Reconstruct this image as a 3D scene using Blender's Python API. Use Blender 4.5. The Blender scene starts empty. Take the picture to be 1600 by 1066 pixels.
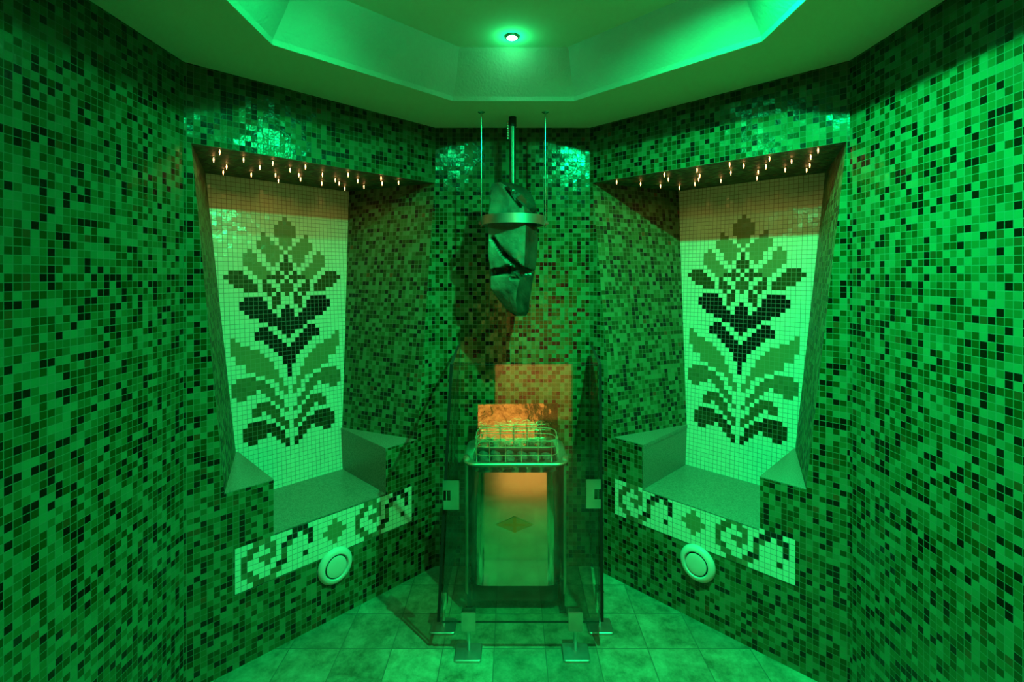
import bpy, bmesh, math, random
from mathutils import Vector, noise
C = bpy.context.scene.collection
SC = bpy.context.scene
PI = math.pi
rng = random.Random(7)
H, F = 1.59, 773.0                     # eye height, focal length in pixels of the 1600 px frame
ZC, ZT = 2.40, 2.604                   # flat ceiling, top of the recess
P = 0.0228                             # mosaic pitch
XL, XR = -1.242, 1.271
YL, YR = 1.872, 1.861
BL, BR = Vector((-0.42, 2.707, 0)), Vector((0.427, 2.707, 0))
CL, CR = Vector((XL, YL, 0)), Vector((XR, YR, 0))
YF = -0.45                             # wall behind the viewer

# ------------------------------------------------------------------ materials
def newmat(name):
    m = bpy.data.materials.new(name); m.use_nodes = True
    nt = m.node_tree; nt.nodes.clear()
    out = nt.nodes.new('ShaderNodeOutputMaterial')
    return m, nt, out
def N(nt, kind, **kw):
    n = nt.nodes.new(kind)
    for k, v in kw.items(): setattr(n, k, v)
    return n
def L(nt, a, b): nt.links.new(a, b)
def math_n(nt, op, a, b=None):
    n = N(nt, 'ShaderNodeMath', operation=op)
    for i, v in enumerate((a, b)):
        if v is None: continue
        if isinstance(v, (int, float)): n.inputs[i].default_value = v
        else: L(nt, v, n.inputs[i])
    return n.outputs[0]
def rgba(c): return (c[0], c[1], c[2], 1)

GROUT = (0.12, 0.185, 0.115)
def mosaic(name, tones, seed=0.0, jitter=0.10, grout=GROUT, rough=0.17, tilt=0.075, gw=0.045):
    """glass mosaic: each tile takes one tone; grout between; every tile sits at its own tiny angle"""
    m, nt, out = newmat(name)
    uv = N(nt, 'ShaderNodeUVMap', uv_map='tile')
    sep = N(nt, 'ShaderNodeSeparateXYZ'); L(nt, uv.outputs[0], sep.inputs[0])
    fu = math_n(nt, 'FLOOR', sep.outputs[0]); fv = math_n(nt, 'FLOOR', sep.outputs[1])
    cmb = N(nt, 'ShaderNodeCombineXYZ'); L(nt, fu, cmb.inputs[0]); L(nt, fv, cmb.inputs[1]); cmb.inputs[2].default_value = seed
    wn = N(nt, 'ShaderNodeTexWhiteNoise', noise_dimensions='3D'); L(nt, cmb.outputs[0], wn.inputs['Vector'])
    ramp = N(nt, 'ShaderNodeValToRGB'); cr = ramp.color_ramp; cr.interpolation = 'CONSTANT'
    tot = sum(t[0] for t in tones); pos = 0
    for i, (w, c) in enumerate(tones):
        e = cr.elements[i] if i < 2 and i < len(cr.elements) else cr.elements.new(min(pos / tot, 1))
        e.position = pos / tot; e.color = rgba(c); pos += w
    if len(tones) == 1: cr.elements[1].position = 1.0; cr.elements[1].color = rgba(tones[0][1])
    L(nt, wn.outputs['Value'], ramp.inputs[0])
    sc = N(nt, 'ShaderNodeSeparateColor'); L(nt, wn.outputs['Color'], sc.inputs[0])
    val = math_n(nt, 'ADD', math_n(nt, 'MULTIPLY', sc.outputs[1], 2 * jitter), 1 - jitter)
    hsv = N(nt, 'ShaderNodeHueSaturation'); L(nt, ramp.outputs[0], hsv.inputs['Color']); L(nt, val, hsv.inputs['Value'])
    pu = math_n(nt, 'PINGPONG', sep.outputs[0], 0.5); pv = math_n(nt, 'PINGPONG', sep.outputs[1], 0.5)
    mn = math_n(nt, 'MINIMUM', pu, pv)
    mask = math_n(nt, 'GREATER_THAN', mn, gw)
    mix = N(nt, 'ShaderNodeMix', data_type='RGBA'); L(nt, mask, mix.inputs['Factor'])
    mix.inputs['A'].default_value = rgba(grout); L(nt, hsv.outputs[0], mix.inputs['B'])
    geo = N(nt, 'ShaderNodeNewGeometry')
    sub = N(nt, 'ShaderNodeVectorMath', operation='SUBTRACT'); L(nt, wn.outputs['Color'], sub.inputs[0]); sub.inputs[1].default_value = (.5, .5, .5)
    scl = N(nt, 'ShaderNodeVectorMath', operation='SCALE'); L(nt, sub.outputs[0], scl.inputs[0]); scl.inputs['Scale'].default_value = tilt
    add = N(nt, 'ShaderNodeVectorMath', operation='ADD'); L(nt, geo.outputs['Normal'], add.inputs[0]); L(nt, scl.outputs[0], add.inputs[1])
    nrm = N(nt, 'ShaderNodeVectorMath', operation='NORMALIZE'); L(nt, add.outputs[0], nrm.inputs[0])
    nz = N(nt, 'ShaderNodeTexNoise'); nz.inputs['Scale'].default_value = 1.7; nz.inputs['Detail'].default_value = 1
    L(nt, uv.outputs[0], nz.inputs['Vector'])
    bump = N(nt, 'ShaderNodeBump'); bump.inputs['Strength'].default_value = 0.12; bump.inputs['Distance'].default_value = 0.004
    L(nt, nz.outputs['Fac'], bump.inputs['Height']); L(nt, nrm.outputs[0], bump.inputs['Normal'])
    b = N(nt, 'ShaderNodeBsdfPrincipled')
    L(nt, mix.outputs['Result'], b.inputs['Base Color'])
    rg = math_n(nt, 'SUBTRACT', 0.75, math_n(nt, 'MULTIPLY', mask, 0.75 - rough)); L(nt, rg, b.inputs['Roughness'])
    L(nt, bump.outputs[0], b.inputs['Normal'])
    L(nt, b.outputs[0], out.inputs[0])
    return m

def noisy(name, c1, c2, scale, rough=0.5, bump=0.0, detail=6, metallic=0.0, bscale=None, pos=(0.35, 0.65), dist=0.0, bdist=0.01):
    m, nt, out = newmat(name)
    tc = N(nt, 'ShaderNodeTexCoord')
    n = N(nt, 'ShaderNodeTexNoise'); n.inputs['Scale'].default_value = scale; n.inputs['Detail'].default_value = detail
    n.inputs['Distortion'].default_value = dist
    L(nt, tc.outputs['Object'], n.inputs['Vector'])
    r = N(nt, 'ShaderNodeValToRGB'); r.color_ramp.elements[0].position = pos[0]; r.color_ramp.elements[1].position = pos[1]
    r.color_ramp.elements[0].color = rgba(c1); r.color_ramp.elements[1].color = rgba(c2)
    L(nt, n.outputs['Fac'], r.inputs[0])
    b = N(nt, 'ShaderNodeBsdfPrincipled'); L(nt, r.outputs[0], b.inputs['Base Color'])
    b.inputs['Roughness'].default_value = rough; b.inputs['Metallic'].default_value = metallic
    if bump:
        n2 = N(nt, 'ShaderNodeTexNoise'); n2.inputs['Scale'].default_value = bscale or scale; n2.inputs['Detail'].default_value = 4
        L(nt, tc.outputs['Object'], n2.inputs['Vector'])
        bp = N(nt, 'ShaderNodeBump'); bp.inputs['Strength'].default_value = bump; bp.inputs['Distance'].default_value = bdist
        L(nt, n2.outputs['Fac'], bp.inputs['Height']); L(nt, bp.outputs[0], b.inputs['Normal'])
    L(nt, b.outputs[0], out.inputs[0])
    return m
def plain(name, c, rough=0.5, metallic=0.0): return noisy(name, [v * .94 for v in c], c, 14, rough, metallic=metallic)
def glow(name, c, s):
    m, nt, out = newmat(name)
    e = N(nt, 'ShaderNodeEmission'); e.inputs[0].default_value = rgba(c); e.inputs[1].default_value = s
    L(nt, e.outputs[0], out.inputs[0]); return m
def pane_mat(name, tint):
    m, nt, out = newmat(name)
    t = N(nt, 'ShaderNodeBsdfTransparent'); t.inputs[0].default_value = rgba(tint)
    g = N(nt, 'ShaderNodeBsdfGlossy'); g.inputs['Roughness'].default_value = 0.0
    lw = N(nt, 'ShaderNodeLayerWeight'); lw.inputs[0].default_value = 0.5
    f5 = math_n(nt, 'POWER', lw.outputs['Facing'], 5.0)
    fr = math_n(nt, 'ADD', math_n(nt, 'MULTIPLY', f5, 0.93), 0.065)
    mx = N(nt, 'ShaderNodeMixShader'); L(nt, fr, mx.inputs[0]); L(nt, t.outputs[0], mx.inputs[1]); L(nt, g.outputs[0], mx.inputs[2])
    L(nt, mx.outputs[0], out.inputs[0]); return m

A_, B_, D_, K_ = (.075, .205, .092), (.042, .122, .036), (.017, .05, .007), (.004, .006, .002)
COP = (.15, .06, .015)
TONES = [(.15, K_), (.27, D_), (.012, COP), (.31, B_), (.26, A_)]
MOS = mosaic('mixed_glass_mosaic', TONES, 1.3)
MOSC = mosaic('mixed_glass_mosaic_matt', TONES, 3.1, rough=.6, tilt=.03)
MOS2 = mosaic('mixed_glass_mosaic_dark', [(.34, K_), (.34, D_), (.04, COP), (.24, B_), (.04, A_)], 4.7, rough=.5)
WHITE = mosaic('white_glass_mosaic', [(1, (.72, .84, .72))], 2.1, jitter=.05, grout=(.27, .28, .25))
MM = {'W': WHITE,
      'M': mosaic('leaf_green_mosaic', [(1, (.22, .25, .12))], 2.2, jitter=.05, grout=(.24, .26, .16)),
      'm': mosaic('mid_green_mosaic', [(1, (.15, .17, .08))], 2.3, jitter=.14, grout=(.18, .19, .12)),
      'L': mosaic('olive_mosaic', [(1, (.105, .105, .04))], 2.4, jitter=.16, grout=(.15, .15, .10)),
      'D': mosaic('dark_olive_mosaic', [(1, (.065, .06, .02))], 2.5, jitter=.2, grout=(.2, .2, .13)),
      'd': mosaic('bronze_green_mosaic', [(.3, (.02, .02, .01)), (.7, (.05, .045, .015))], 2.6, jitter=.2, grout=(.15, .15, .11)),
      'K': mosaic('black_mosaic', [(1, (.009, .008, .008))], 2.7, jitter=.3, grout=(.16, .17, .16))}
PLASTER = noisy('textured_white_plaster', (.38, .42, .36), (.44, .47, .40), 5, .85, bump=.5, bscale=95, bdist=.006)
CEILP = noisy('smooth_white_plaster', (.76, .80, .62), (.80, .84, .66), 3, .9, bump=.08, bscale=60)
GRANITE = noisy('speckled_granite', (.14, .15, .12), (.27, .29, .23), 190, .32, detail=3, pos=(.38, .62))
STEEL = noisy('brushed_stainless_steel', (.56, .56, .54), (.66, .66, .63), 30, .22, metallic=1.0)
STEELR = noisy('satin_stainless_front', (.60, .60, .57), (.68, .68, .64), 6, .15, metallic=1.0, bump=.015, bscale=3)
CHROME = noisy('polished_chrome', (.72, .72, .70), (.78, .78, .76), 10, .10, metallic=1.0)
BLACKM = noisy('black_painted_metal', (.012, .012, .012), (.02, .02, .02), 20, .5)
WPLAST = noisy('white_lacquered_metal', (.72, .74, .70), (.76, .77, .73), 8, .35)
WIRE = noisy('bright_wire', (.80, .74, .58), (.86, .80, .64), 20, .35, metallic=.7)
SATIN = noisy('satin_steel', (.50, .50, .48), (.58, .58, .56), 30, .42, metallic=1.0)
COPPER = noisy('copper_emblem', (.80, .36, .10), (.86, .40, .12), 30, .3, metallic=1.0)
ROCK = noisy('dark_wet_slate', (.06, .065, .05), (.21, .23, .165), 7, .34, bump=.7, bscale=26, detail=8, pos=(.3, .72), dist=.5)
STONE = noisy('dark_sauna_stone', (.05, .045, .04), (.13, .12, .10), 18, .6, bump=.4, bscale=40)
GLASS = pane_mat('clear_green_glass', (.88, .97, .91))
GEDGE = noisy('dark_glass_edge', (.002, .006, .004), (.003, .010, .006), 9, .8)
STAR = glow('amber_fibre_glow', (1.0, .48, .15), 11.0)
LENS = glow('green_led_lens', (.45, 1.0, .70), 30.0)
WOOD = noisy('warm_oak_boards', (.42, .19, .07), (.62, .33, .14), 6, .45, detail=5, dist=3.0)

def floor_mat():
    m, nt, out = newmat('honed_travertine_tiles')
    tc = N(nt, 'ShaderNodeTexCoord')
    mp = N(nt, 'ShaderNodeMapping'); mp.inputs['Location'].default_value = (0.73 / .218, -2.327 / .218, 0); mp.inputs['Scale'].default_value = (1 / .218,) * 3
    L(nt, tc.outputs['Object'], mp.inputs[0])
    sep = N(nt, 'ShaderNodeSeparateXYZ'); L(nt, mp.outputs[0], sep.inputs[0])
    fu = math_n(nt, 'FLOOR', sep.outputs[0]); fv = math_n(nt, 'FLOOR', sep.outputs[1])
    cmb = N(nt, 'ShaderNodeCombineXYZ'); L(nt, fu, cmb.inputs[0]); L(nt, fv, cmb.inputs[1])
    wn = N(nt, 'ShaderNodeTexWhiteNoise', noise_dimensions='3D'); L(nt, cmb.outputs[0], wn.inputs['Vector'])
    off = N(nt, 'ShaderNodeVectorMath', operation='ADD'); L(nt, tc.outputs['Object'], off.inputs[0])
    sc = N(nt, 'ShaderNodeVectorMath', operation='SCALE'); L(nt, wn.outputs['Color'], sc.inputs[0]); sc.inputs['Scale'].default_value = 9
    L(nt, sc.outputs[0], off.inputs[1])
    n1 = N(nt, 'ShaderNodeTexNoise'); n1.inputs['Scale'].default_value = 9; n1.inputs['Detail'].default_value = 8; n1.inputs['Roughness'].default_value = .78
    n1.inputs['Distortion'].default_value = .15
    L(nt, off.outputs[0], n1.inputs['Vector'])
    r = N(nt, 'ShaderNodeValToRGB'); r.color_ramp.elements[0].position = .32; r.color_ramp.elements[1].position = .66
    r.color_ramp.elements[0].color = (.075, .085, .045, 1); r.color_ramp.elements[1].color = (.37, .39, .28, 1)
    e = r.color_ramp.elements.new(.5); e.color = (.23, .25, .165, 1)
    L(nt, n1.outputs['Fac'], r.inputs[0])
    hsv = N(nt, 'ShaderNodeHueSaturation'); L(nt, r.outputs[0], hsv.inputs['Color'])
    L(nt, math_n(nt, 'ADD', math_n(nt, 'MULTIPLY', wn.outputs['Value'], .5), .72), hsv.inputs['Value'])
    mn = math_n(nt, 'MINIMUM', math_n(nt, 'PINGPONG', sep.outputs[0], .5), math_n(nt, 'PINGPONG', sep.outputs[1], .5))
    mask = math_n(nt, 'GREATER_THAN', mn, .009)
    mix = N(nt, 'ShaderNodeMix', data_type='RGBA'); L(nt, mask, mix.inputs['Factor'])
    mix.inputs['A'].default_value = (.12, .115, .08, 1); L(nt, hsv.outputs[0], mix.inputs['B'])
    b = N(nt, 'ShaderNodeBsdfPrincipled'); L(nt, mix.outputs['Result'], b.inputs['Base Color']); b.inputs['Roughness'].default_value = .36
    bp = N(nt, 'ShaderNodeBump'); bp.inputs['Strength'].default_value = .25; bp.inputs['Distance'].default_value = .004
    L(nt, n1.outputs['Fac'], bp.inputs['Height']); L(nt, bp.outputs[0], b.inputs['Normal'])
    L(nt, b.outputs[0], out.inputs[0]); return m
FLOOR = floor_mat()

# ------------------------------------------------------------------ object helpers
def link_mesh(name, bm, mats, parent=None, smooth=False):
    me = bpy.data.meshes.new(name)
    bm.normal_update(); bm.to_mesh(me); bm.free()
    for m in (mats if isinstance(mats, (list, tuple)) else [mats]): me.materials.append(m)
    if smooth:
        for p in me.polygons: p.use_smooth = True
        try: me.set_sharp_from_angle(angle=math.radians(38))
        except Exception: pass
    o = bpy.data.objects.new(name, me); C.objects.link(o)
    if parent is not None: o.parent = parent; o.matrix_parent_inverse = parent_inv(parent)
    return o
def parent_inv(p):
    from mathutils import Matrix
    # part meshes are built in world coordinates; only the thing's Empty is moved
    return Matrix.Translation(p.location).inverted() if p.type == 'EMPTY' else Matrix.Identity(4)
def tag(o, label, cat, group=None):
    o['label'] = label; o['category'] = cat
    if group: o['group'] = group
    return o
def thing(name, label, cat, loc=(0, 0, 0), group=None):
    o = bpy.data.objects.new(name, None); C.objects.link(o); o.location = loc; o.empty_display_size = .05
    return tag(o, label, cat, group)
def struct(name, bm, mats):
    o = link_mesh(name, bm, mats); o['kind'] = 'structure'; return o

def box(bm, x0, x1, y0, y1, z0, z1, mi=0):
    v = [bm.verts.new(p) for p in ((x0,y0,z0),(x1,y0,z0),(x1,y1,z0),(x0,y1,z0),(x0,y0,z1),(x1,y0,z1),(x1,y1,z1),(x0,y1,z1))]
    fs = []
    for q in ((3,2,1,0),(4,5,6,7),(0,1,5,4),(1,2,6,5),(2,3,7,6),(3,0,4,7)):
        f = bm.faces.new([v[i] for i in q]); f.material_index = mi; fs.append(f)
    return v
def bevel_all(bm, w, seg=2):
    bmesh.ops.bevel(bm, geom=bm.edges[:], offset=w, segments=seg, affect='EDGES', clamp_overlap=True)
def loft(bm, loops, cap0=True, cap1=True, mi=0):
    rows = [[bm.verts.new(p) for p in l] for l in loops]
    n = len(rows[0])
    for a, b in zip(rows, rows[1:]):
        for i in range(n):
            f = bm.faces.new((a[i], a[(i+1) % n], b[(i+1) % n], b[i])); f.material_index = mi
    if cap0: bm.faces.new(rows[0][::-1]).material_index = mi
    if cap1: bm.faces.new(rows[-1]).material_index = mi
    return rows
def rrect(cx, cy, hx, hy, r, z, n=6):
    pts = []
    for (sx, sy, a0) in ((1, 1, 0), (-1, 1, 90), (-1, -1, 180), (1, -1, 270)):
        for k in range(n + 1):
            a = math.radians(a0 + 90 * k / n)
            pts.append((cx + sx * (hx - r) + r * math.cos(a), cy + sy * (hy - r) + r * math.sin(a), z))
    return pts
def tube(bm, pts, r, closed=False, n=8, caps=True):
    pts = [Vector(p) for p in pts]; m = len(pts); rows = []
    up = None
    for i, p in enumerate(pts):
        a = pts[(i-1) % m] if (closed or i > 0) else p
        b = pts[(i+1) % m] if (closed or i < m-1) else p
        t = (b - a).normalized()
        if up is None:
            up = Vector((0, 0, 1)) if abs(t.z) < .9 else Vector((1, 0, 0))
        u = (up - t * up.dot(t)).normalized(); w = t.cross(u); up = u
        rows.append([bm.verts.new(p + r * (math.cos(2*PI*k/n) * u + math.sin(2*PI*k/n) * w)) for k in range(n)])
    rng_ = range(m) if closed else range(m - 1)
    for i in rng_:
        a, b = rows[i], rows[(i+1) % m]
        for k in range(n): bm.faces.new((a[k], a[(k+1) % n], b[(k+1) % n], b[k]))
    if not closed and caps:
        bm.faces.new(rows[0][::-1]); bm.faces.new(rows[-1])
def sheet(bm, path, z0, z1, t):
    """a vertical sheet of thickness t that follows a plan path"""
    pts = [Vector((p[0], p[1])) for p in path]; m = len(pts); rows = []
    for i, p in enumerate(pts):
        d = (pts[min(i+1, m-1)] - pts[max(i-1, 0)]).normalized(); nn = Vector((-d.y, d.x)) * t / 2
        a, b = p + nn, p - nn
        rows.append([bm.verts.new((a.x, a.y, z0)), bm.verts.new((b.x, b.y, z0)), bm.verts.new((b.x, b.y, z1)), bm.verts.new((a.x, a.y, z1))])
    for a, b in zip(rows, rows[1:]):
        for k in range(4): bm.faces.new((a[k], b[k], b[(k+1) % 4], a[(k+1) % 4]))
    bm.faces.new(rows[0]); bm.faces.new(rows[-1][::-1])
def lathe(bm, prof, origin, axis, n=40):
    """prof: (radius, height along axis)"""
    axis = Vector(axis).normalized()
    u = axis.orthogonal().normalized(); w = axis.cross(u); o = Vector(origin); rows = []
    for r, h in prof:
        rows.append([bm.verts.new(o + axis * h + r * (math.cos(2*PI*k/n) * u + math.sin(2*PI*k/n) * w)) for k in range(n)])
    for a, b in zip(rows, rows[1:]):
        for k in range(n): bm.faces.new((a[k], a[(k+1) % n], b[(k+1) % n], b[k]))
    return rows
def fixn(bm): bmesh.ops.recalc_face_normals(bm, faces=bm.faces[:])

# mosaic surfaces: polygons given with 3-D points and tile coordinates
def tiled(bm, pts, uvs, mi=0):
    lay = bm.loops.layers.uv.get('tile') or bm.loops.layers.uv.new('tile')
    f = bm.faces.new([bm.verts.new(p) for p in pts]); f.material_index = mi
    for l, uv in zip(f.loops, uvs): l[lay].uv = uv
    return f
def tiled_patch(bm, c, uv, nu=1, nv=1):
    """bilinear patch between four corners (c00, c10, c11, c01)"""
    c = [Vector(p) for p in c]; uv = [Vector(p) for p in uv]
    def bi(q, a, b): return (q[0]*(1-a)+q[1]*a)*(1-b) + (q[3]*(1-a)+q[2]*a)*b
    for i in range(nu):
        for j in range(nv):
            ab = [(i/nu, j/nv), ((i+1)/nu, j/nv), ((i+1)/nu, (j+1)/nv), (i/nu, (j+1)/nv)]
            tiled(bm, [bi(c, *t) for t in ab], [bi(uv, *t) for t in ab])

# ------------------------------------------------------------------ room shell
ROOM = [(XL, YF), (XR, YF), (XR, YR), (BR.x, BR.y), (BL.x, BL.y), (XL, YL)]
DX0, DX1, DH = -0.16, 0.57, 2.02
bm = bmesh.new(); bm.faces.new([bm.verts.new((x, y, 0)) for x, y in ROOM]); struct('floor', bm, FLOOR)

# recess in the ceiling
RIM = [(-.273, 2.293), (.288, 2.293), (.863, 1.711), (.862, 1.18), (.40, .72), (-.38, .72), (-.835, 1.18), (-.841, 1.734)]
def inset(poly, d):
    n = len(poly); out = []
    for i in range(n):
        p0, p1, p2 = Vector(poly[i-1]), Vector(poly[i]), Vector(poly[(i+1) % n])
        d1, d2 = (p1-p0).normalized(), (p2-p1).normalized()
        n1, n2 = Vector((d1.y, -d1.x)), Vector((d2.y, -d2.x))      # clockwise polygon: inside is to the right
        k = d / (1 + n1.dot(n2)); out.append(p1 + (n1 + n2) * k)
    return out
TOP = inset(RIM, .10)
bm = bmesh.new()
vo = [bm.verts.new((x, y, ZC)) for x, y in ROOM]; vi = [bm.verts.new((x, y, ZC)) for x, y in RIM]
es = [bm.edges.new((l[i], l[(i+1) % len(l)])) for l in (vo, vi) for i in range(len(l))]
bmesh.ops.triangle_fill(bm, use_beauty=True, edges=es)
struct('ceiling', bm, CEILP)
bm = bmesh.new()
# rounded lower arris, slightly uneven plaster
def subdiv(poly, k):
    out = []
    for i in range(len(poly)):
        a, b = Vector(poly[i]), Vector(poly[(i+1) % len(poly)])
        out += [a.lerp(b, t / k) for t in range(k)]
    return out
KD = 10
lo, hi = subdiv(RIM, KD), subdiv([tuple(t) for t in TOP], KD)
lev = [(0, 0, 0), (.10, .03, 0), (.5, .5, 0), (.92, .93, 0), (1, 1, 0)]
rows = []
for (tz, tp, _) in lev:
    row = []
    for i, (a, b) in enumerate(zip(lo, hi)):
        p = a.lerp(b, tp); w = .006 * noise.noise(Vector((p.x * 6, p.y * 6, tz * 3))) if 0 < tz < 1 else 0
        row.append(bm.verts.new((p.x + w, p.y + w, ZC + (ZT - ZC) * tz)))
    rows.append(row)
for a, b in zip(rows, rows[1:]):
    for i in range(len(a)): bm.faces.new((a[i], a[(i+1) % len(a)], b[(i+1) % len(a)], b[i]))
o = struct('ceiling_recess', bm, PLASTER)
bm = bmesh.new(); bm.faces.new([bm.verts.new((p.x, p.y, ZT)) for p in TOP]); struct('ceiling_recess_top', bm, CEILP)

bm = bmesh.new(); tiled(bm, [(XL,YF,0),(XL,YL,0),(XL,YL,ZC),(XL,YF,ZC)], [(YF/P,0),(YL/P,0),(YL/P,ZC/P),(YF/P,ZC/P)]); struct('wall_left', bm, MOS)
bm = bmesh.new(); tiled(bm, [(XR,YF,0),(XR,YR,0),(XR,YR,ZC),(XR,YF,ZC)], [(200+YF/P,0),(200+YR/P,0),(200+YR/P,ZC/P),(200+YF/P,ZC/P)]); struct('wall_right', bm, MOS)
bm = bmesh.new(); tiled(bm, [(BL.x,BL.y,0),(BR.x,BR.y,0),(BR.x,BR.y,ZC),(BL.x,BL.y,ZC)], [(400,0),(400+.847/P,0),(400+.847/P,ZC/P),(400,ZC/P)]); struct('wall_back', bm, MOS)
bm = bmesh.new()
for (x0, x1, z0, z1) in ((XL, DX0, 0, ZC), (DX1, XR, 0, ZC), (DX0, DX1, DH, ZC)):
    tiled(bm, [(x0,YF,z0),(x1,YF,z0),(x1,YF,z1),(x0,YF,z1)], [(600+x0/P,z0/P),(600+x1/P,z0/P),(600+x1/P,z1/P),(600+x0/P,z1/P)])
struct('wall_front', bm, MOS2)
# warm-lit lobby seen through the doorway behind the viewer (it shows in the glass and the steel)
bm = bmesh.new(); box(bm, -1.6, 2.0, -2.6, YF - .12, -.02, 0); struct('floor_lobby', bm, WOOD)
bm = bmesh.new()
box(bm, -1.6, 2.0, -1.95, -1.9, 0, 2.4); box(bm, -1.65, -1.6, -2.65, YF-.12, 0, 2.4); box(bm, 2.0, 2.05, -2.65, YF-.12, 0, 2.4)
struct('wall_lobby', bm, WOOD)
bm = bmesh.new(); box(bm, -1.65, 2.05, -2.65, YF-.12, 2.4, 2.44); struct('ceiling_lobby', bm, CEILP)
bm = bmesh.new()
box(bm, DX0-.02, DX0, YF-.14, YF+.002, 0, DH); box(bm, DX1, DX1+.02, YF-.14, YF+.002, 0, DH); box(bm, DX0-.02, DX1+.02, YF-.14, YF+.002, DH, DH+.02)
box(bm, DX0, DX1, YF-.14, YF, -.02, 0)
struct('trim_1', bm, WOOD)

# ------------------------------------------------------------------ plant motif (half pattern, mirrored about column 0)
PL = {}
def put(r, spec, t):
    for q in spec:
        a, b = q if isinstance(q, tuple) else (q, q)
        for c in range(a, b + 1): PL[(r, c)] = t; PL[(r, -c)] = t
for r, s in {0:[0],1:[(0,1)],2:[(0,2)],3:[(0,2)],4:[(0,2),5],5:[(0,1),4,5],6:[(0,1),(3,6)],7:[0,(2,6)],8:[(1,5),8],9:[(2,4),(7,9)],10:[(2,4),(7,9)],
             11:[3,(6,9)],12:[(5,8)],13:[(4,7)],14:[5,6],
             28:[12],29:[11,12],30:[(9,12)],31:[(7,12)],32:[(6,11)],33:[(5,11)],34:[(4,9)],35:[(4,9)],36:[(3,7)],37:[(3,5)],38:[2,3],39:[2],40:[1,2],41:[1]}.items(): put(r, s, 'M')
for r, s in {9:[0],10:[0],11:[(0,1)],12:[(0,1)],13:[0,2],14:[(1,4)],15:[0,2,5],16:[4,5],17:[(3,5)],18:[4],19:[3],20:[3],21:[3]}.items(): put(r, s, 'D')
for r, s in {13:[(10,12)],14:[(9,13)],15:[(8,12)],16:[(7,11)],17:[(7,9)]}.items(): put(r, s, 'D')
for r, s in {16:[(0,1)],17:[(0,1)],18:[0]}.items(): put(r, s, 'L')
for r, s in {18:[2],19:[2],20:[2]}.items(): put(r, s, 'd')
for r, s in {19:[(6,9)],20:[(5,10)],21:[0,(5,10)],22:[(0,1),(4,9)],23:[(0,1),(3,8)],24:[(0,6)],25:[(0,4)],26:[(0,2),5,6],27:[(0,1),(4,7)],28:[(3,7)],
             29:[(2,5)],30:[(1,4)],31:[(0,3)],32:[(0,2)],33:[(0,1)],34:[(0,1)],35:[0],36:[0],37:[0]}.items(): put(r, s, 'K')
PL[(28, 0)] = 'd'; PL[(29, 5)] = 'd'
PL[(26, 3)] = 'K'
for r, s in {37:[(8,11)],38:[(6,12)],39:[(5,12)],40:[(4,6),(8,12)],41:[4,5,10,11],42:[3,4],43:[2,3],44:[2],45:[1]}.items(): put(r, s, 'm')
for r, s in {43:[(5,7)],44:[(4,8)],45:[(3,5),7,8],46:[3,4],47:[2,3],48:[1,2],49:[1]}.items(): put(r, s, 'L')
for r, s in {47:[(6,9)],48:[(4,10)],49:[(3,10)],50:[(2,4),(6,10)],51:[2,3,8,9],52:[1,2],53:[1]}.items(): put(r, s, 'd')

# scroll-and-flower frieze, 37 x 8 tiles, column -> {row: tone}
FZ = {}
scroll = {1:{2:'m',3:'L',4:'L',5:'m'},2:{1:'L',2:'L',5:'L',6:'m'},3:{0:'m',1:'L',6:'m',7:'L'},4:{0:'M',3:'m',7:'L'},5:{0:'m',1:'m',3:'m',4:'m',7:'m'},
          6:{1:'m',2:'m',3:'m',6:'L',7:'M'},7:{5:'K',6:'L'},8:{2:'K',3:'m',4:'L',5:'d'},9:{1:'K',2:'m'},10:{0:'d',1:'K'},11:{0:'K'},12:{0:'K',1:'d',5:'d'},13:{1:'K',2:'d',3:'K'}}
for c0 in (0, 22):
    for c, rows_ in scroll.items():
        for r, t in rows_.items(): FZ[(r, c0 + c)] = t
for r, a, b in ((1,18,18),(2,17,19),(3,16,20),(4,17,19),(5,18,18)):
    for c in range(a, b + 1): FZ[(r, c)] = 'M'
KEYS = list(MM)

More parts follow.
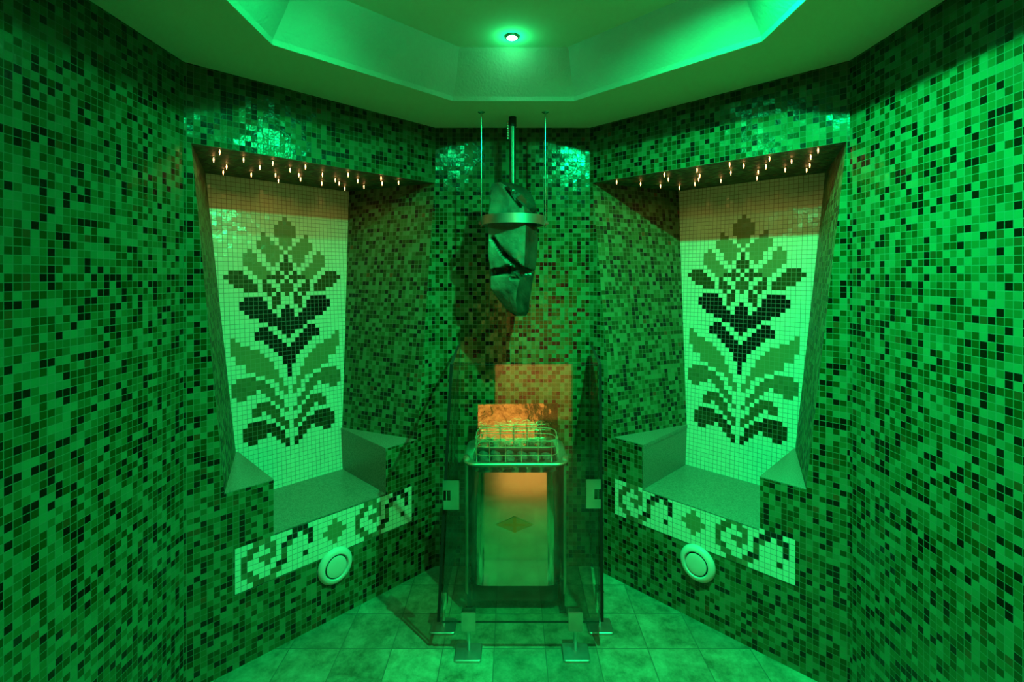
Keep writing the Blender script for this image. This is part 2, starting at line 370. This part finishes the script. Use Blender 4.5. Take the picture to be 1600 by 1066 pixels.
# ------------------------------------------------------------------ niche walls
def niche(side):
    R = side == 'right'
    o, e = (BR, CR) if R else (BL, CL)
    ds = (e - o); S = ds.length; ds = ds.normalized()
    dn = Vector((-ds.y, ds.x, 0)) if R else Vector((ds.y, -ds.x, 0))
    if dn.y < 0: dn = -dn
    def W(s, z, d=0.0): return o + ds * s + dn * d + Vector((0, 0, z))
    if R: zs, za, zl, sc = .518, .742, 2.097, .600; ft, fa, inn, bt = .585, .449, .276, .382; d0, d1 = .463, .592; ub = 800; vent = (.606, .267)
    else: zs, za, zl, sc = .492, .722, 2.097, .576; ft, fa, inn, bt = .5715, .458, .2705, .3785; d0, d1 = .458, .598; ub = 1000; vent = (.573, .244)
    bk = .2785 if R else .277
    D = lambda z: d0 + (d1 - d0) * (z - zs) / (zl - zs)
    bm = bmesh.new()
    def poly(sz):
        tiled(bm, [W(s, z) for s, z in sz], [(ub + s / P, z / P) for s, z in sz])
    poly([(0,0),(S,0),(S,zs-.004),(0,zs-.004)])
    for sgn, edge in ((-1, 0.0), (1, S)):
        i_, a_, t_ = sc + sgn*inn, sc + sgn*fa, sc + sgn*ft
        poly([(edge,zs-.004),(i_,zs-.004),(i_,za-.003),(edge,za-.003)])
        poly([(edge,za-.003),(a_,za-.003),(a_,za),(t_,zl),(edge,zl)])
    poly([(0,zl),(S,zl),(S,ZC),(0,ZC)])
    struct('wall_back_' + side, bm, MOS)
    # slanting cheeks and the niche ceiling
    for nm, sgn in (('inner', -1), ('outer', 1)):
        bm = bmesh.new()
        k = 1.04
        zq = za - .04; q = (za - zq) / (zl - za); fq, bq = fa - (ft - fa) * q, bk - (bt - bk) * q
        c = [W(sc+sgn*fq, zq), W(sc+sgn*(fq+(bq-fq)*k), zq, D(zq)*k), W(sc+sgn*(ft+(bt-ft)*k), zl, D(zl)*k), W(sc+sgn*ft, zl)]
        tiled_patch(bm, c, [(ub+100, za/P), (ub+100+.5/P, za/P), (ub+100+.62/P, zl/P), (ub+100, zl/P)], 6, 10)
        struct('wall_niche_%s_%s' % (side, nm), bm, MOSC)
    bm = bmesh.new()
    c = [W(sc-ft, zl), W(sc+ft, zl), W(sc+ft, zl, D(zl)*1.03), W(sc-ft, zl, D(zl)*1.03)]
    tiled(bm, c, [(ub+200+a/P, b/P) for a, b in ((sc-ft,0),(sc+ft,0),(sc+ft,.62),(sc-ft,.62))])
    struct('ceiling_niche_' + side, bm, MOS2)
    # white panel with the plant
    p = .0227
    slope = math.hypot(1, (d1-d0)/(zl-zs))
    zrow0, csx = (1.911, .603) if R else (1.899, .581)
    sg = 1 if R else -1                                    # columns run to the right of the picture
    bm = bmesh.new(); lay = bm.loops.layers.uv.new('tile')
    half = lambda z: (bk + (bt - bk) * (z - za) / (zl - za) if z > za else inn) + .004
    for r in range(-9, 64):
        zt = zrow0 + (-r + .5) * p / slope; zb = zt - p / slope
        if zb > zl or zt < zs - .03: continue
        zt = min(zt, zl + .004)
        for cc in range(-17, 18):
            s0 = csx + sg * (cc - .5) * p; s1 = csx + sg * (cc + .5) * p
            tone = PL.get((r, cc), 'W')
            hb, ht = half(zb), half(zt)
            q4 = [(min(max(s_, sc - h_), sc + h_), z_, (s_, v_)) for s_, z_, h_, v_ in ((s0, zb, hb, 100-r), (s1, zb, hb, 100-r), (s1, zt, ht, 101-r), (s0, zt, ht, 101-r))]
            if abs(q4[0][0] - q4[1][0]) < 1e-4 and abs(q4[2][0] - q4[3][0]) < 1e-4: continue
            f = bm.faces.new([bm.verts.new(W(s_, z_, D(z_))) for s_, z_, _ in q4]); f.material_index = KEYS.index(tone)
            for l, (s_, z_, (_, v_)) in zip(f.loops, q4): l[lay].uv = (17 + sg * (s_ - csx) / p + .5, v_)
    pan = link_mesh('plant_mosaic', bm, [MM[k] for k in KEYS])
    tag(pan, 'tall white mosaic panel with a dark leafy plant at the back of the %s niche' % side, 'mosaic')
    # frieze
    fp = .02297 if R else .0228
    fz0 = .527 if R else .487
    sa = .161 if R else .997
    bm = bmesh.new(); lay = bm.loops.layers.uv.new('tile')
    for cc in range(37):
        for r in range(8):
            s0 = sa + sg * cc * fp; s1 = s0 + sg * fp; zt = fz0 - r * .0231; zb = zt - .0231
            if zt > zs - .002 and abs((s0+s1)/2 - sc) < inn: zt = zs - .002
            vv = [bm.verts.new(q) for q in (W(s0, zb, -.0025), W(s1, zb, -.0025), W(s1, zt, -.0025), W(s0, zt, -.0025))]
            f = bm.faces.new(vv); f.material_index = KEYS.index(FZ.get((r, cc), 'W'))
            for l, q in zip(f.loops, ((cc, 100-r), (cc+1, 100-r), (cc+1, 101-r), (cc, 101-r))): l[lay].uv = q
    bd = [e_ for e_ in bm.edges]
    bmesh.ops.remove_doubles(bm, verts=bm.verts[:], dist=1e-5)
    fr = link_mesh('mosaic_frieze', bm, [MM[k] for k in KEYS])
    tag(fr, 'white mosaic border strip with dark scrolls and a flower under the %s seat' % side, 'mosaic')
    # granite seat
    base = W(sc, zs, .2)
    t = thing('granite_bench', 'speckled granite bench seat with two wedge armrests in the %s niche' % side, 'bench', base)
    bm = bmesh.new()
    a, b = sc - inn, sc + inn
    lp = [(a, .002), (b, .002), (b, D(zs)+.003), (a, D(zs)+.003)]
    if not R: lp = lp
    v0 = [W(s, zs-.03, d) for s, d in lp]; v1 = [W(s, zs, d) for s, d in lp]
    loft(bm, [v0, v1]); fixn(bm)
    link_mesh('seat_slab', bm, GRANITE, t)
    for sgn in (-1, 1):
        i_, a_ = sc + sgn*inn, sc + sgn*fa
        tri = [(i_, .001), (a_, .001), (sc + sgn*bk, D(za)+.005), (i_, D(za)+.005)]
        bm = bmesh.new(); loft(bm, [[W(s, zs-.03, d) for s, d in tri], [W(s, za-.018, d) for s, d in tri]]); fixn(bm)
        ar = link_mesh('armrest', bm, GRANITE, t)
        tr2 = [(i_ - sgn*.002, .002), (a_, .002), (sc + sgn*bk, D(za)+.005), (i_ - sgn*.003, D(za)+.005)]
        bm = bmesh.new(); loft(bm, [[W(s, za-.018, d) for s, d in tr2], [W(s, za, d) for s, d in tr2]]); fixn(bm)
        link_mesh('armrest_slab', bm, GRANITE, ar)
    # disc valve
    vo_ = W(vent[0], vent[1], 0)
    t = thing('air_vent', 'round white disc valve air vent low on the wall below the %s seat' % side, 'vent', vo_)
    ax = -dn
    Rv = .083
    bm = bmesh.new(); lathe(bm, [(.052,.001),(.054,.016),(.058,.021),(.068,.021),(.077,.014),(Rv,.004),(Rv,0)], vo_, ax, 48); fixn(bm)
    link_mesh('flange_ring', bm, WPLAST, t, True)
    bm = bmesh.new(); rw = lathe(bm, [(.030,.012),(.046,.012),(.0485,.015),(.0475,.019),(.040,.0215),(.02,.022)], vo_, ax, 48)
    bm.faces.new(rw[-1]); fixn(bm)
    link_mesh('valve_disc', bm, WPLAST, t, True)
    bm = bmesh.new(); rw = lathe(bm, [(.053,.003),(.05,.0035)], vo_, ax, 32); bm.faces.new(rw[-1]); rw2 = lathe(bm, [(.008,.003),(.008,.013)], vo_, ax, 12); fixn(bm)
    link_mesh('throat', bm, BLACKM, t)
    # star lights: where the eye sees them on the niche ceiling
    return W, (sc, ft, bt, d1, zl), dn, o, ds

STARS = {'left': [(241,145),(205,190),(282,232),(262,265),(383,190),(429,278),(480,235),(557,210),(573,280),(590,315),(660,250),(712,280),(722,305),(751,232),(852,278),(848,330),(928,310),(951,330),(985,360),(1005,278),(1062,315),(1099,350),(1201,300),(1207,330),(1305,325)],
         'right': [(231,308),(367,318),(480,330),(500,265),(525,292),(588,340),(675,318),(688,240),(703,272),(697,292),(823,300),(872,207),(880,255),(953,215),(1028,285),(1035,250),(1079,220),(1099,175),(1188,238),(1225,190),(1310,240),(1328,212),(1334,165),(1365,122)]}
ORD = 'first second third fourth fifth sixth seventh eighth ninth tenth eleventh twelfth thirteenth fourteenth fifteenth sixteenth seventeenth eighteenth nineteenth twentieth twenty-first twenty-second twenty-third twenty-fourth twenty-fifth'.split()
def bicone(bm, h, r, n=8):
    prof = [(.0006, 0), (r*.55, -h*.18), (r, -h*.45), (r*.55, -h*.75), (.0004, -h)]
    lathe(bm, prof, (0,0,0), (0,0,1), n)
pin_me = None
starmesh = {}
def star(side, k, pos):
    if not starmesh:
        bm = bmesh.new(); bicone(bm, .024, .0027); fixn(bm)
        me = bpy.data.meshes.new('star_light'); bm.to_mesh(me); bm.free(); me.materials.append(STAR); starmesh['pin'] = me
        bm = bmesh.new(); lathe(bm, [(.0015,-.004),(.005,-.003),(.006,0),(.0055,.001)], (0,0,0), (0,0,1), 10); fixn(bm)
        me = bpy.data.meshes.new('ferrule'); bm.to_mesh(me); bm.free(); me.materials.append(STEEL); starmesh['fer'] = me
        l = bpy.data.lights.new('star_glow', 'SPOT'); l.spot_size = math.radians(160); l.spot_blend = .8; l.color = (1.0, .42, .08); l.energy = .135; l.shadow_soft_size = .012; starmesh['l'] = l
    o = bpy.data.objects.new('star_light', starmesh['pin']); C.objects.link(o); o.location = pos
    tag(o, 'tiny amber star light in the %s niche ceiling, %s from the left' % (side, ORD[k]), 'light', 'star lights in the %s niche ceiling' % side)
    f = bpy.data.objects.new('ferrule', starmesh['fer']); C.objects.link(f); f.parent = o
    g = bpy.data.objects.new('star_glow', starmesh['l']); C.objects.link(g); g.parent = o; g.location = (0, 0, -.028)

for side in ('left', 'right'):
    W, (sc, ft, bt, d1, zl), dn, o, ds = niche(side)
    ox, k_ = (280, 3.807) if side == 'left' else (900, 3.636)
    pts = sorted((ox + x / k_, 200 + y / k_) for x, y in STARS[side])
    for k, (px, py) in enumerate(pts):
        dep = (zl - .013 - H) * F / (431 - py)
        v = Vector(((px - 800) / F * dep, dep, 0)) - o
        s, d = v.dot(ds), v.dot(dn)
        d = min(max(d, .02), d1 - .02); hw = ft + (bt - ft) * d / d1 - .02
        s = min(max(s, sc - hw), sc + hw)
        star(side, k, W(s, zl - .001, d))

# ------------------------------------------------------------------ ceiling spots
SPOTS = [((0.0, 2.096), 'back of the ceiling recess, facing the viewer', 70, 0.7, 100, (0, -.55, -1)), ((.515, 1.345), 'right front part of the ceiling recess', 370, 1.4, 163, (0.0, .12, -1)), ((-.482, 1.309), 'left front part of the ceiling recess', 42, 7.5, 90, (-.72, 1.34, -1.6))]
GREEN = (0.0, 1.0, 0.24)
for (x, y), where, pw, pp, ang, aim in SPOTS:
    t = thing('ceiling_spotlight', 'small round green LED spotlight in the ' + where, 'light', (x, y, ZT), 'LED spots in the ceiling recess')
    bm = bmesh.new(); lathe(bm, [(.020,-.003),(.022,-.007),(.030,-.005),(.034,0)], (x, y, ZT), (0,0,1), 32); fixn(bm)
    link_mesh('bezel', bm, CHROME, t, True)
    bm = bmesh.new(); rw = lathe(bm, [(.0205,-.002),(.018,-.009),(.010,-.013),(.003,-.0145)], (x, y, ZT), (0,0,1), 24); bm.faces.new(rw[-1]); fixn(bm)
    link_mesh('lens', bm, LENS, t, True)
    l = bpy.data.lights.new('spot_beam', 'SPOT'); l.energy = pw; l.color = GREEN; l.spot_size = math.radians(ang); l.spot_blend = 1.0; l.shadow_soft_size = .016
    lo_ = bpy.data.objects.new('spot_beam', l); C.objects.link(lo_); lo_.location = (x, y, ZT - .018); lo_.rotation_euler = Vector(aim).to_track_quat('-Z', 'Y').to_euler()
    l = bpy.data.lights.new('spot_spill', 'POINT'); l.energy = pp; l.color = GREEN; l.shadow_soft_size = .016
    lo_ = bpy.data.objects.new('spot_spill', l); C.objects.link(lo_); lo_.location = (x, y, ZT - .035)

# ------------------------------------------------------------------ hanging rock in its ring
RC = Vector((.0065, 2.446, 1.86)); RR = .152
t = thing('ring_hanger', 'flat steel ring hung on two thin rods around the rock', 'hanger', (RC.x, RC.y, ZC))
bm = bmesh.new()
prof = [(RR-.004,-.022),(RR+.004,-.022),(RR+.004,.022),(RR-.004,.022),(RR-.004,-.022)]
lathe(bm, prof, RC, (0,0,1), 64); bmesh.ops.remove_doubles(bm, verts=bm.verts[:], dist=1e-6); fixn(bm)
ring = link_mesh('ring', bm, SATIN, t, True)
for sx in (-1, 1):
    x = RC.x + sx * (RR - .006)
    bm = bmesh.new(); box(bm, min(x, x+sx*.028), max(x, x+sx*.028), RC.y-.016, RC.y+.016, RC.z-.018, RC.z-.004); bevel_all(bm, .003)
    link_mesh('lug', bm, STEEL, ring)
    xr = -.136 if sx < 0 else .149
    xr = RC.x + sx * (RR + .006)
    bm = bmesh.new(); tube(bm, [(xr, RC.y, RC.z-.03), (xr, RC.y, ZC)], .0045, n=12)
    rod = link_mesh('rod', bm, STEEL, t, True)
    bm = bmesh.new(); lathe(bm, [(.0045,-.008),(.012,-.006),(.018,-.001),(.018,0)], (xr, RC.y, ZC), (0,0,1), 20); fixn(bm)
    link_mesh('ceiling_flange', bm, STEEL, rod, True)

# rock: plan sections (x, y offsets) from the bottom tip to the top, in metres about (0, 2.43)
def rock_pt(px, dep): return (px - 800) / F * dep
bm = bmesh.new()
secs = [  # py, left px, ridge px, right px, front depth, back depth
    (493, 806, 813, 822, 2.375, 2.44), (487, 796, 808, 826, 2.350, 2.46), (468, 780, 806, 829, 2.335, 2.49), (450, 768, 808, 832, 2.325, 2.51),
    (432, 766, 813, 833, 2.318, 2.52), (424, 766, 817, 834, 2.325, 2.525), (420, 765, 819, 836, 2.312, 2.53), (400, 764, 820, 838, 2.312, 2.54), (370, 764, 821, 840, 2.315, 2.545), (345, 764, 821, 840, 2.322, 2.545),
    (325, 765, 818, 838, 2.335, 2.54), (308, 766, 806, 832, 2.36, 2.53), (296, 767, 792, 822, 2.385, 2.51), (288, 770, 782, 800, 2.41, 2.48)]
loops = []
for (py, l_, m_, r_, df, db) in secs:
    dm = (df + db) / 2
    z = H - (py - 431) * (df + .05) / F
    xl, xm, xr = rock_pt(l_, df + .07), rock_pt(m_, df), rock_pt(r_, dm)
    base = [(xl, df+.06), ((xl*2+xm)/3, df+.035), ((xl+2*xm)/3, df+.012), (xm, df), ((xm+xr)/2, (df+dm)/2-.01), (xr, dm-.02), (xr, (dm+db)/2), ((xl+3*xr)/4, db), ((xl+xr)/2, db+.004), ((3*xl+xr)/4, db), (xl-.002, (dm+db)/2), (xl-.003, dm)]
    loops.append([(x, y, z) for x, y in base])
loft(bm, loops)
bm.faces.ensure_lookup_table()
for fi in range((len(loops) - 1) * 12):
    if 3 <= fi % 12 <= 6: bm.faces[fi].material_index = 1      # darker material on the side beyond the ridge
fixn(bm)
bmesh.ops.subdivide_edges(bm, edges=bm.edges[:], cuts=7, use_grid_fill=True)
bmesh.ops.triangulate(bm, faces=[f for f in bm.faces if len(f.verts) > 4])
def seg_d(p, a, b):
    ab = b - a; tt = max(0, min(1, (p-a).dot(ab)/ab.dot(ab))); return (p - a - ab*tt).length
def pz(px, py): return Vector((rock_pt(px, 2.36), H - (py-431)*2.36/F))
CR_ = [(pz(769,372), pz(787,398), .009), (pz(787,398), pz(818,424), .011), (pz(762,427), pz(790,421), .012), (pz(790,421), pz(824,426), .016), (pz(800,434), pz(822,430), .010), (pz(800,300), pz(838,330), .010), (pz(790,292), pz(812,322), .007)]
for f in bm.faces:
    c_ = f.calc_center_median()
    if c_.y < 2.47 and any(seg_d(Vector((c_.x, c_.z)), a, b) < g * 1.1 for a, b, g in CR_): f.material_index = 1  # same darker material along the cracks
bm.normal_update()
newp = {}
for v in bm.verts:
    n_ = v.normal.copy()
    w = .010 * noise.noise(v.co * 9) + .004 * noise.noise(v.co * 26)
    if v.co.y < 2.47:
        q = Vector((v.co.x, v.co.z))
        for a, b, g in CR_:
            dd = seg_d(q, a, b)
            g *= 1.35
            if dd < g: w -= .030 * (1 - dd / g) ** .6
    newp[v] = v.co + n_ * w
for v, p_ in newp.items(): v.co = p_
ROCKD = noisy('darker_rock', (.012, .013, .009), (.055, .055, .035), 9, .3, bump=.7, bscale=24)
rk = link_mesh('hanging_rock', bm, [ROCK, ROCKD], None, True)
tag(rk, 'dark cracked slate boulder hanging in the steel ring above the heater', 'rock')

t = thing('water_pipe', 'vertical steel water pipe from the ceiling down to the top of the rock', 'pipe', (.003, 2.525, ZC))
bm = bmesh.new(); tube(bm, [(.003, 2.525, 2.03), (.003, 2.525, ZC)], .0165, n=20)
link_mesh('pipe', bm, noisy('dull_pipe_steel', (.20, .21, .19), (.30, .31, .28), 30, .35, metallic=1.0), t, True)
bm = bmesh.new(); lathe(bm, [(.0165,-.05),(.0195,-.048),(.0195,0)], (.003, 2.525, ZC), (0,0,1), 24); fixn(bm)
link_mesh('collar', bm, BLACKM, t, True)
bm = bmesh.new(); lathe(bm, [(.004,-.02),(.017,-.018),(.019,-.002),(.0165,.006)], (.003, 2.525, 2.035), (0,0,1), 24); fixn(bm)
link_mesh('outlet', bm, BLACKM, t, True)
bm = bmesh.new()
pr = [(.004, 0)]
for k in range(8): pr += [(.0065, .003 + k*.012), (.0065, .009 + k*.012), (.0045, .011 + k*.012)]
lathe(bm, pr, (-.021, 2.522, 2.285), (0,0,1), 14); fixn(bm)
link_mesh('hose_fitting', bm, STEEL, t, True)

# ------------------------------------------------------------------ heater
HX = .012
t = thing('sauna_heater', 'stainless steel sauna heater with wire basket top behind the glass guard', 'heater', (HX, 2.47, 0))
HY0, HY1 = 2.32, 2.62; HYC, HHY = (HY0 + HY1) / 2, (HY1 - HY0) / 2
bm = bmesh.new()
fl = []
for k in range(13):                                          # the front leans back a little towards the top
    z = .135 + (.655 - .135) * k / 12; lean = .030 * max(0, (z - .36) / .295) ** 2
    fl.append(rrect(HX+.004, HYC + lean/2, .214, HHY - lean/2, .068, z))
loft(bm, fl); fixn(bm)
fp_ = link_mesh('front_panel', bm, STEELR, t, True)
wn_ = fp_.modifiers.new('weighted', 'WEIGHTED_NORMAL'); wn_.keep_sharp = True
bm = bmesh.new()
def shell_path(hx, hy, r):
    pts = []
    full = rrect(HX+.006, HYC, hx, hy, r, 0, 8)           # starts at +x, +y corner going counter-clockwise
    n = 9
    c1, c2, c3, c4 = full[0:n], full[n:2*n], full[2*n:3*n], full[3*n:4*n]
    return [p[:2] for p in (c4[4:] + c1 + c2 + c3[:5])]
sheet(bm, shell_path(.238, HHY + .018, .045), .10, .70, .003); fixn(bm)
link_mesh('outer_shell', bm, SATIN, t, True)
bm = bmesh.new(); loft(bm, [rrect(HX+.003, HYC+.01, .205, HHY-.02, .03, z) for z in (.045, .137)]); fixn(bm)
link_mesh('base', bm, BLACKM, t, True)
for sx in (-1, 1):
    for yy in (HY0 + .03, HY1 - .05):
        bm = bmesh.new(); x = HX + .006 + sx * .222
        box(bm, x-.009, x+.009, yy-.012, yy+.012, 0, .14); box(bm, x-.016, x+.016, yy-.02, yy+.02, 0, .008)
        link_mesh('leg', bm, BLACKM, t)
bm = bmesh.new()
z0 = .705
rings_ = [rrect(HX+.006, HYC, .222, HHY+.002, .05, z0-.012, 8), rrect(HX+.006, HYC, .246, HHY+.026, .06, z0+.002, 8), rrect(HX+.006, HYC, .249, HHY+.029, .062, z0+.009, 8), rrect(HX+.006, HYC, .244, HHY+.024, .058, z0+.013, 8), rrect(HX+.006, HYC, .206, HHY-.014, .045, z0+.004, 8), rrect(HX+.006, HYC, .200, HHY-.02, .04, z0-.014, 8)]
loft(bm, rings_, cap0=False, cap1=False); fixn(bm)
rim = link_mesh('rim', bm, SATIN, t, True)
for sx in (-1, 1):                                           # upturned corner ears of the rim
    bm = bmesh.new()
    cx = HX + .006 + sx * .232
    loft(bm, [[(cx-.014, HY0+.0+dy, z0+.008), (cx+.014, HY0+dy, z0+.008), (cx+.016*(sx>0)+.008*(sx<0), HY0+dy, z0+.034), (cx-.016*(sx<0)-.008*(sx>0), HY0+dy, z0+.034)] for dy in (.018, .05)]); fixn(bm); bevel_all(bm, .004)
    link_mesh('corner_ear', bm, SATIN, rim, True)
bm = bmesh.new()
BY0, BY1 = 2.345, 2.55
BYC, BHY = (BY0+BY1)/2, (BY1-BY0)/2
for z in (.737, .776, .806): tube(bm, rrect(HX+.010, BYC, .197, BHY, .05, z, 6), .0020, True, 6)
for px in (745, 765, 790, 815, 841, 862):
    x = (px - 800) / F * BY0
    tube(bm, [(x, BY0-.004, .700), (x, BY0-.004, .808)], .0018, n=6)
for x in (-.13, -.06, .01, .08, .15): tube(bm, [(x, BY1+.004, .700), (x, BY1+.004, .808)], .0018, n=6)
for y in (2.41, 2.48):
    for sx in (-1, 1): tube(bm, [(HX+.01+sx*.201, y, .700), (HX+.01+sx*.201, y, .808)], .0018, n=6)
link_mesh('wire_basket', bm, WIRE, t, True)
bm = bmesh.new()
# added plate behind the basket, leaned and turned to mirror the warm doorway
pl0, pl1 = (-.178, .242), (.70, .915)
loft(bm, [[(pl0[0], 2.566, pl1[0]), (pl0[1], 2.590, pl1[0]), (pl0[1], 2.593, pl1[0]), (pl0[0], 2.569, pl1[0])],
          [(pl0[0], 2.594, pl1[1]), (pl0[1], 2.618, pl1[1]), (pl0[1], 2.621, pl1[1]), (pl0[0], 2.597, pl1[1])]]); fixn(bm)
REFLECTOR = noisy('rippled_steel_reflector', (.62, .47, .36), (.86, .70, .56), 9, .10, metallic=1.0, bump=.22, bscale=8, bdist=.03, dist=3.0)
link_mesh('reflector_plate', bm, REFLECTOR, t)
bm = bmesh.new()
ey, ez, ex = HY0 - .0015, .422, HX
def plate_poly(bm, pts, y0, y1):
    loft(bm, [[(x, y0, z) for x, z in pts], [(x, y1, z) for x, z in pts]])
rh = []
for a, b in (((-.088,0),0), ((0,.036),0), ((.088,0),0), ((0,-.036),0)): rh.append(a)
plate_poly(bm, [(ex+x, ez+z) for x, z in rh], ey, HY0+.001); fixn(bm)
em = link_mesh('emblem', bm, noisy('etched_emblem', (.62, .42, .18), (.70, .48, .20), 30, .45, metallic=1.0), t)
bm = bmesh.new()
plate_poly(bm, [(ex+x, ez+z) for x, z in ((-.008,-.036),(.008,-.036),(.008,-.007),(.05,-.004),(.05,.004),(.008,.007),(.008,.036),(-.008,.036),(-.008,.007),(-.05,.004),(-.05,-.004),(-.008,-.007))], ey-.0012, ey+.0003); fixn(bm)
link_mesh('emblem_cross', bm, COPPER, em)

# stones in the basket
srng = random.Random(3)
protos = []
for k in range(4):
    bm = bmesh.new(); bmesh.ops.create_icosphere(bm, subdivisions=3, radius=.034)
    for v in bm.verts:
        d = 1 + .35 * noise.noise(v.co * 26 + Vector((k*7, 0, 0))) + .12 * noise.noise(v.co * 70)
        v.co = Vector((v.co.x * 1.15, v.co.y * .95, v.co.z * .78)) * d
    me = bpy.data.meshes.new('sauna_stone'); bm.to_mesh(me); bm.free(); me.materials.append(STONE)
    for p_ in me.polygons: p_.use_smooth = True
    protos.append(me)
for j, y in enumerate((2.39, 2.447, 2.503)):
    for i in range(6):
        o = bpy.data.objects.new('sauna_stone', protos[(i + j) % 4]); C.objects.link(o)
        o.location = (-.147 + i * .064 + (.008 if j == 1 else 0), y, .681 + srng.uniform(-.004, .006)); o.rotation_euler = (srng.uniform(-.3,.3), srng.uniform(-.3,.3), srng.uniform(0, 6)); o.scale = (.70,) * 3
        tag(o, 'dark rounded sauna stone lying in the wire basket of the heater', 'stone', 'sauna stones in the heater basket')

# ------------------------------------------------------------------ glass guard
t = thing('glass_guard', 'waist-high clear glass guard on steel feet around the heater', 'glass guard', (.04, 2.3, 0))
def pane(name, c, th=.013):
    c = [Vector(p) for p in c]; n_ = (c[1]-c[0]).cross(c[3]-c[0]).normalized() * th / 2
    bm = bmesh.new(); a = [bm.verts.new(p + n_) for p in c]; b = [bm.verts.new(p - n_) for p in c]
    bm.faces.new(a); bm.faces.new(b[::-1])
    for i in range(4):
        f = bm.faces.new((a[i], b[i], b[(i+1) % 4], a[(i+1) % 4])); f.material_index = 1
    fixn(bm); return link_mesh(name, bm, [GLASS, GEDGE], t)
GF = 2.09
pane('front_pane', [(-.296, GF, .127), (.368, GF, .127), (.362, GF, 1.217), (-.246, GF, 1.217)])
pane('side_pane', [(-.310, GF-.004, .130), (-.300, 2.645, .130), (-.287, 2.645, 1.217), (-.256, GF-.004, 1.217)])
pane('side_pane', [(.380, GF-.004, .130), (.430, 2.645, .130), (.424, 2.645, 1.217), (.372, GF-.004, 1.217)])
def foot(x, y, zc0, zc1, rot):
    """square foot plate, slim post and the block that clamps the glass"""
    bm = bmesh.new(); loft(bm, [rrect(x, y - (.012 if rot == 0 else 0), .056, .050, .012, 0), rrect(x, y - (.012 if rot == 0 else 0), .056, .050, .012, .009), rrect(x, y - (.012 if rot == 0 else 0), .053, .047, .010, .012)]); fixn(bm)
    f = link_mesh('foot', bm, SATIN, t, True)
    bm = bmesh.new(); tube(bm, [(x, y, .012), (x, y, zc0)], .008, n=14); link_mesh('post', bm, STEEL, f, True)
    bm = bmesh.new(); hx, hy = (.030, .017) if rot == 0 else (.017, .030)
    box(bm, x-hx, x+hx, y-hy, y+hy, zc0, zc1); bevel_all(bm, .003); link_mesh('clamp_block', bm, STEEL, f)
foot(-.183, GF, .095, .178, 0); foot(.267, GF, .095, .178, 0)
foot(-.309, 2.235, .10, .178, 1); foot(.395, 2.235, .10, .178, 1)
def bracket(x0, x1, z0, z1, side):
    """notched corner bracket joining front and side panes"""
    bm = bmesh.new(); w = x1 - x0; h = z1 - z0; zm = (z0 + z1) / 2
    if side < 0: pts = [(x0, z0), (x1, z0), (x1, z1), (x0, z1), (x0, zm+h*.16), (x0+w*.45, zm+h*.16), (x0+w*.45, zm-h*.18), (x0, zm-h*.18)]
    else: pts = [(x1, z1), (x0, z1), (x0, z0), (x1, z0), (x1, zm-h*.18), (x1-w*.45, zm-h*.18), (x1-w*.45, zm+h*.16), (x1, zm+h*.16)]
    plate_poly(bm, pts, GF-.013, GF-.0055); fixn(bm)
    b_ = link_mesh('corner_bracket', bm, CHROME, t)
    bm = bmesh.new(); xs = x0 - .004 if side < 0 else x1 - .001
    box(bm, xs-.002, xs+.007, GF+.008, GF+.06, z0+.004, z1-.004); link_mesh('side_cheek', bm, CHROME, b_)
    bm = bmesh.new(); xb = x0 + w*.18 if side < 0 else x1 - w*.18
    tube(bm, [(xb, GF-.010, zm-h*.17), (xb, GF-.010, zm+h*.15)], .003, n=8); link_mesh('hinge_pin', bm, CHROME, b_)
bracket(-.288, -.222, .607, .730, -1); bracket(.312, .373, .612, .735, 1)

# ------------------------------------------------------------------ warm lobby lamp
l = bpy.data.lights.new('lobby_lamp', 'AREA'); l.shape = 'RECTANGLE'; l.size = 1.5; l.size_y = .8; l.energy = 30; l.color = (1.0, .55, .21)
lo_ = bpy.data.objects.new('lobby_lamp', l); C.objects.link(lo_); lo_.location = (.25, -1.25, .55); lo_.rotation_euler = (-PI / 2, 0, 0)

# ------------------------------------------------------------------ camera and view
cam = bpy.data.cameras.new('camera'); co = bpy.data.objects.new('camera', cam); C.objects.link(co)
co.location = (0, 0, H); co.rotation_euler = (PI / 2, 0, 0)
cam.sensor_width = 36; cam.lens = 36 * F / 1600; cam.shift_y = -(533 - 431) / 1600; cam.clip_start = .02
SC.camera = co
w = bpy.data.worlds.new('dark'); SC.world = w; w.use_nodes = True
w.node_tree.nodes['Background'].inputs[0].default_value = (0, 0, 0, 1)
SC.view_settings.view_transform = 'Standard'; SC.view_settings.look = 'None'; SC.view_settings.gamma = 1; SC.view_settings.exposure = 0.0
SC.view_settings.use_curve_mapping = False
SC.cycles.use_denoising = True
SC.cycles.max_bounces = 12; SC.cycles.diffuse_bounces = 1; SC.cycles.transparent_max_bounces = 16
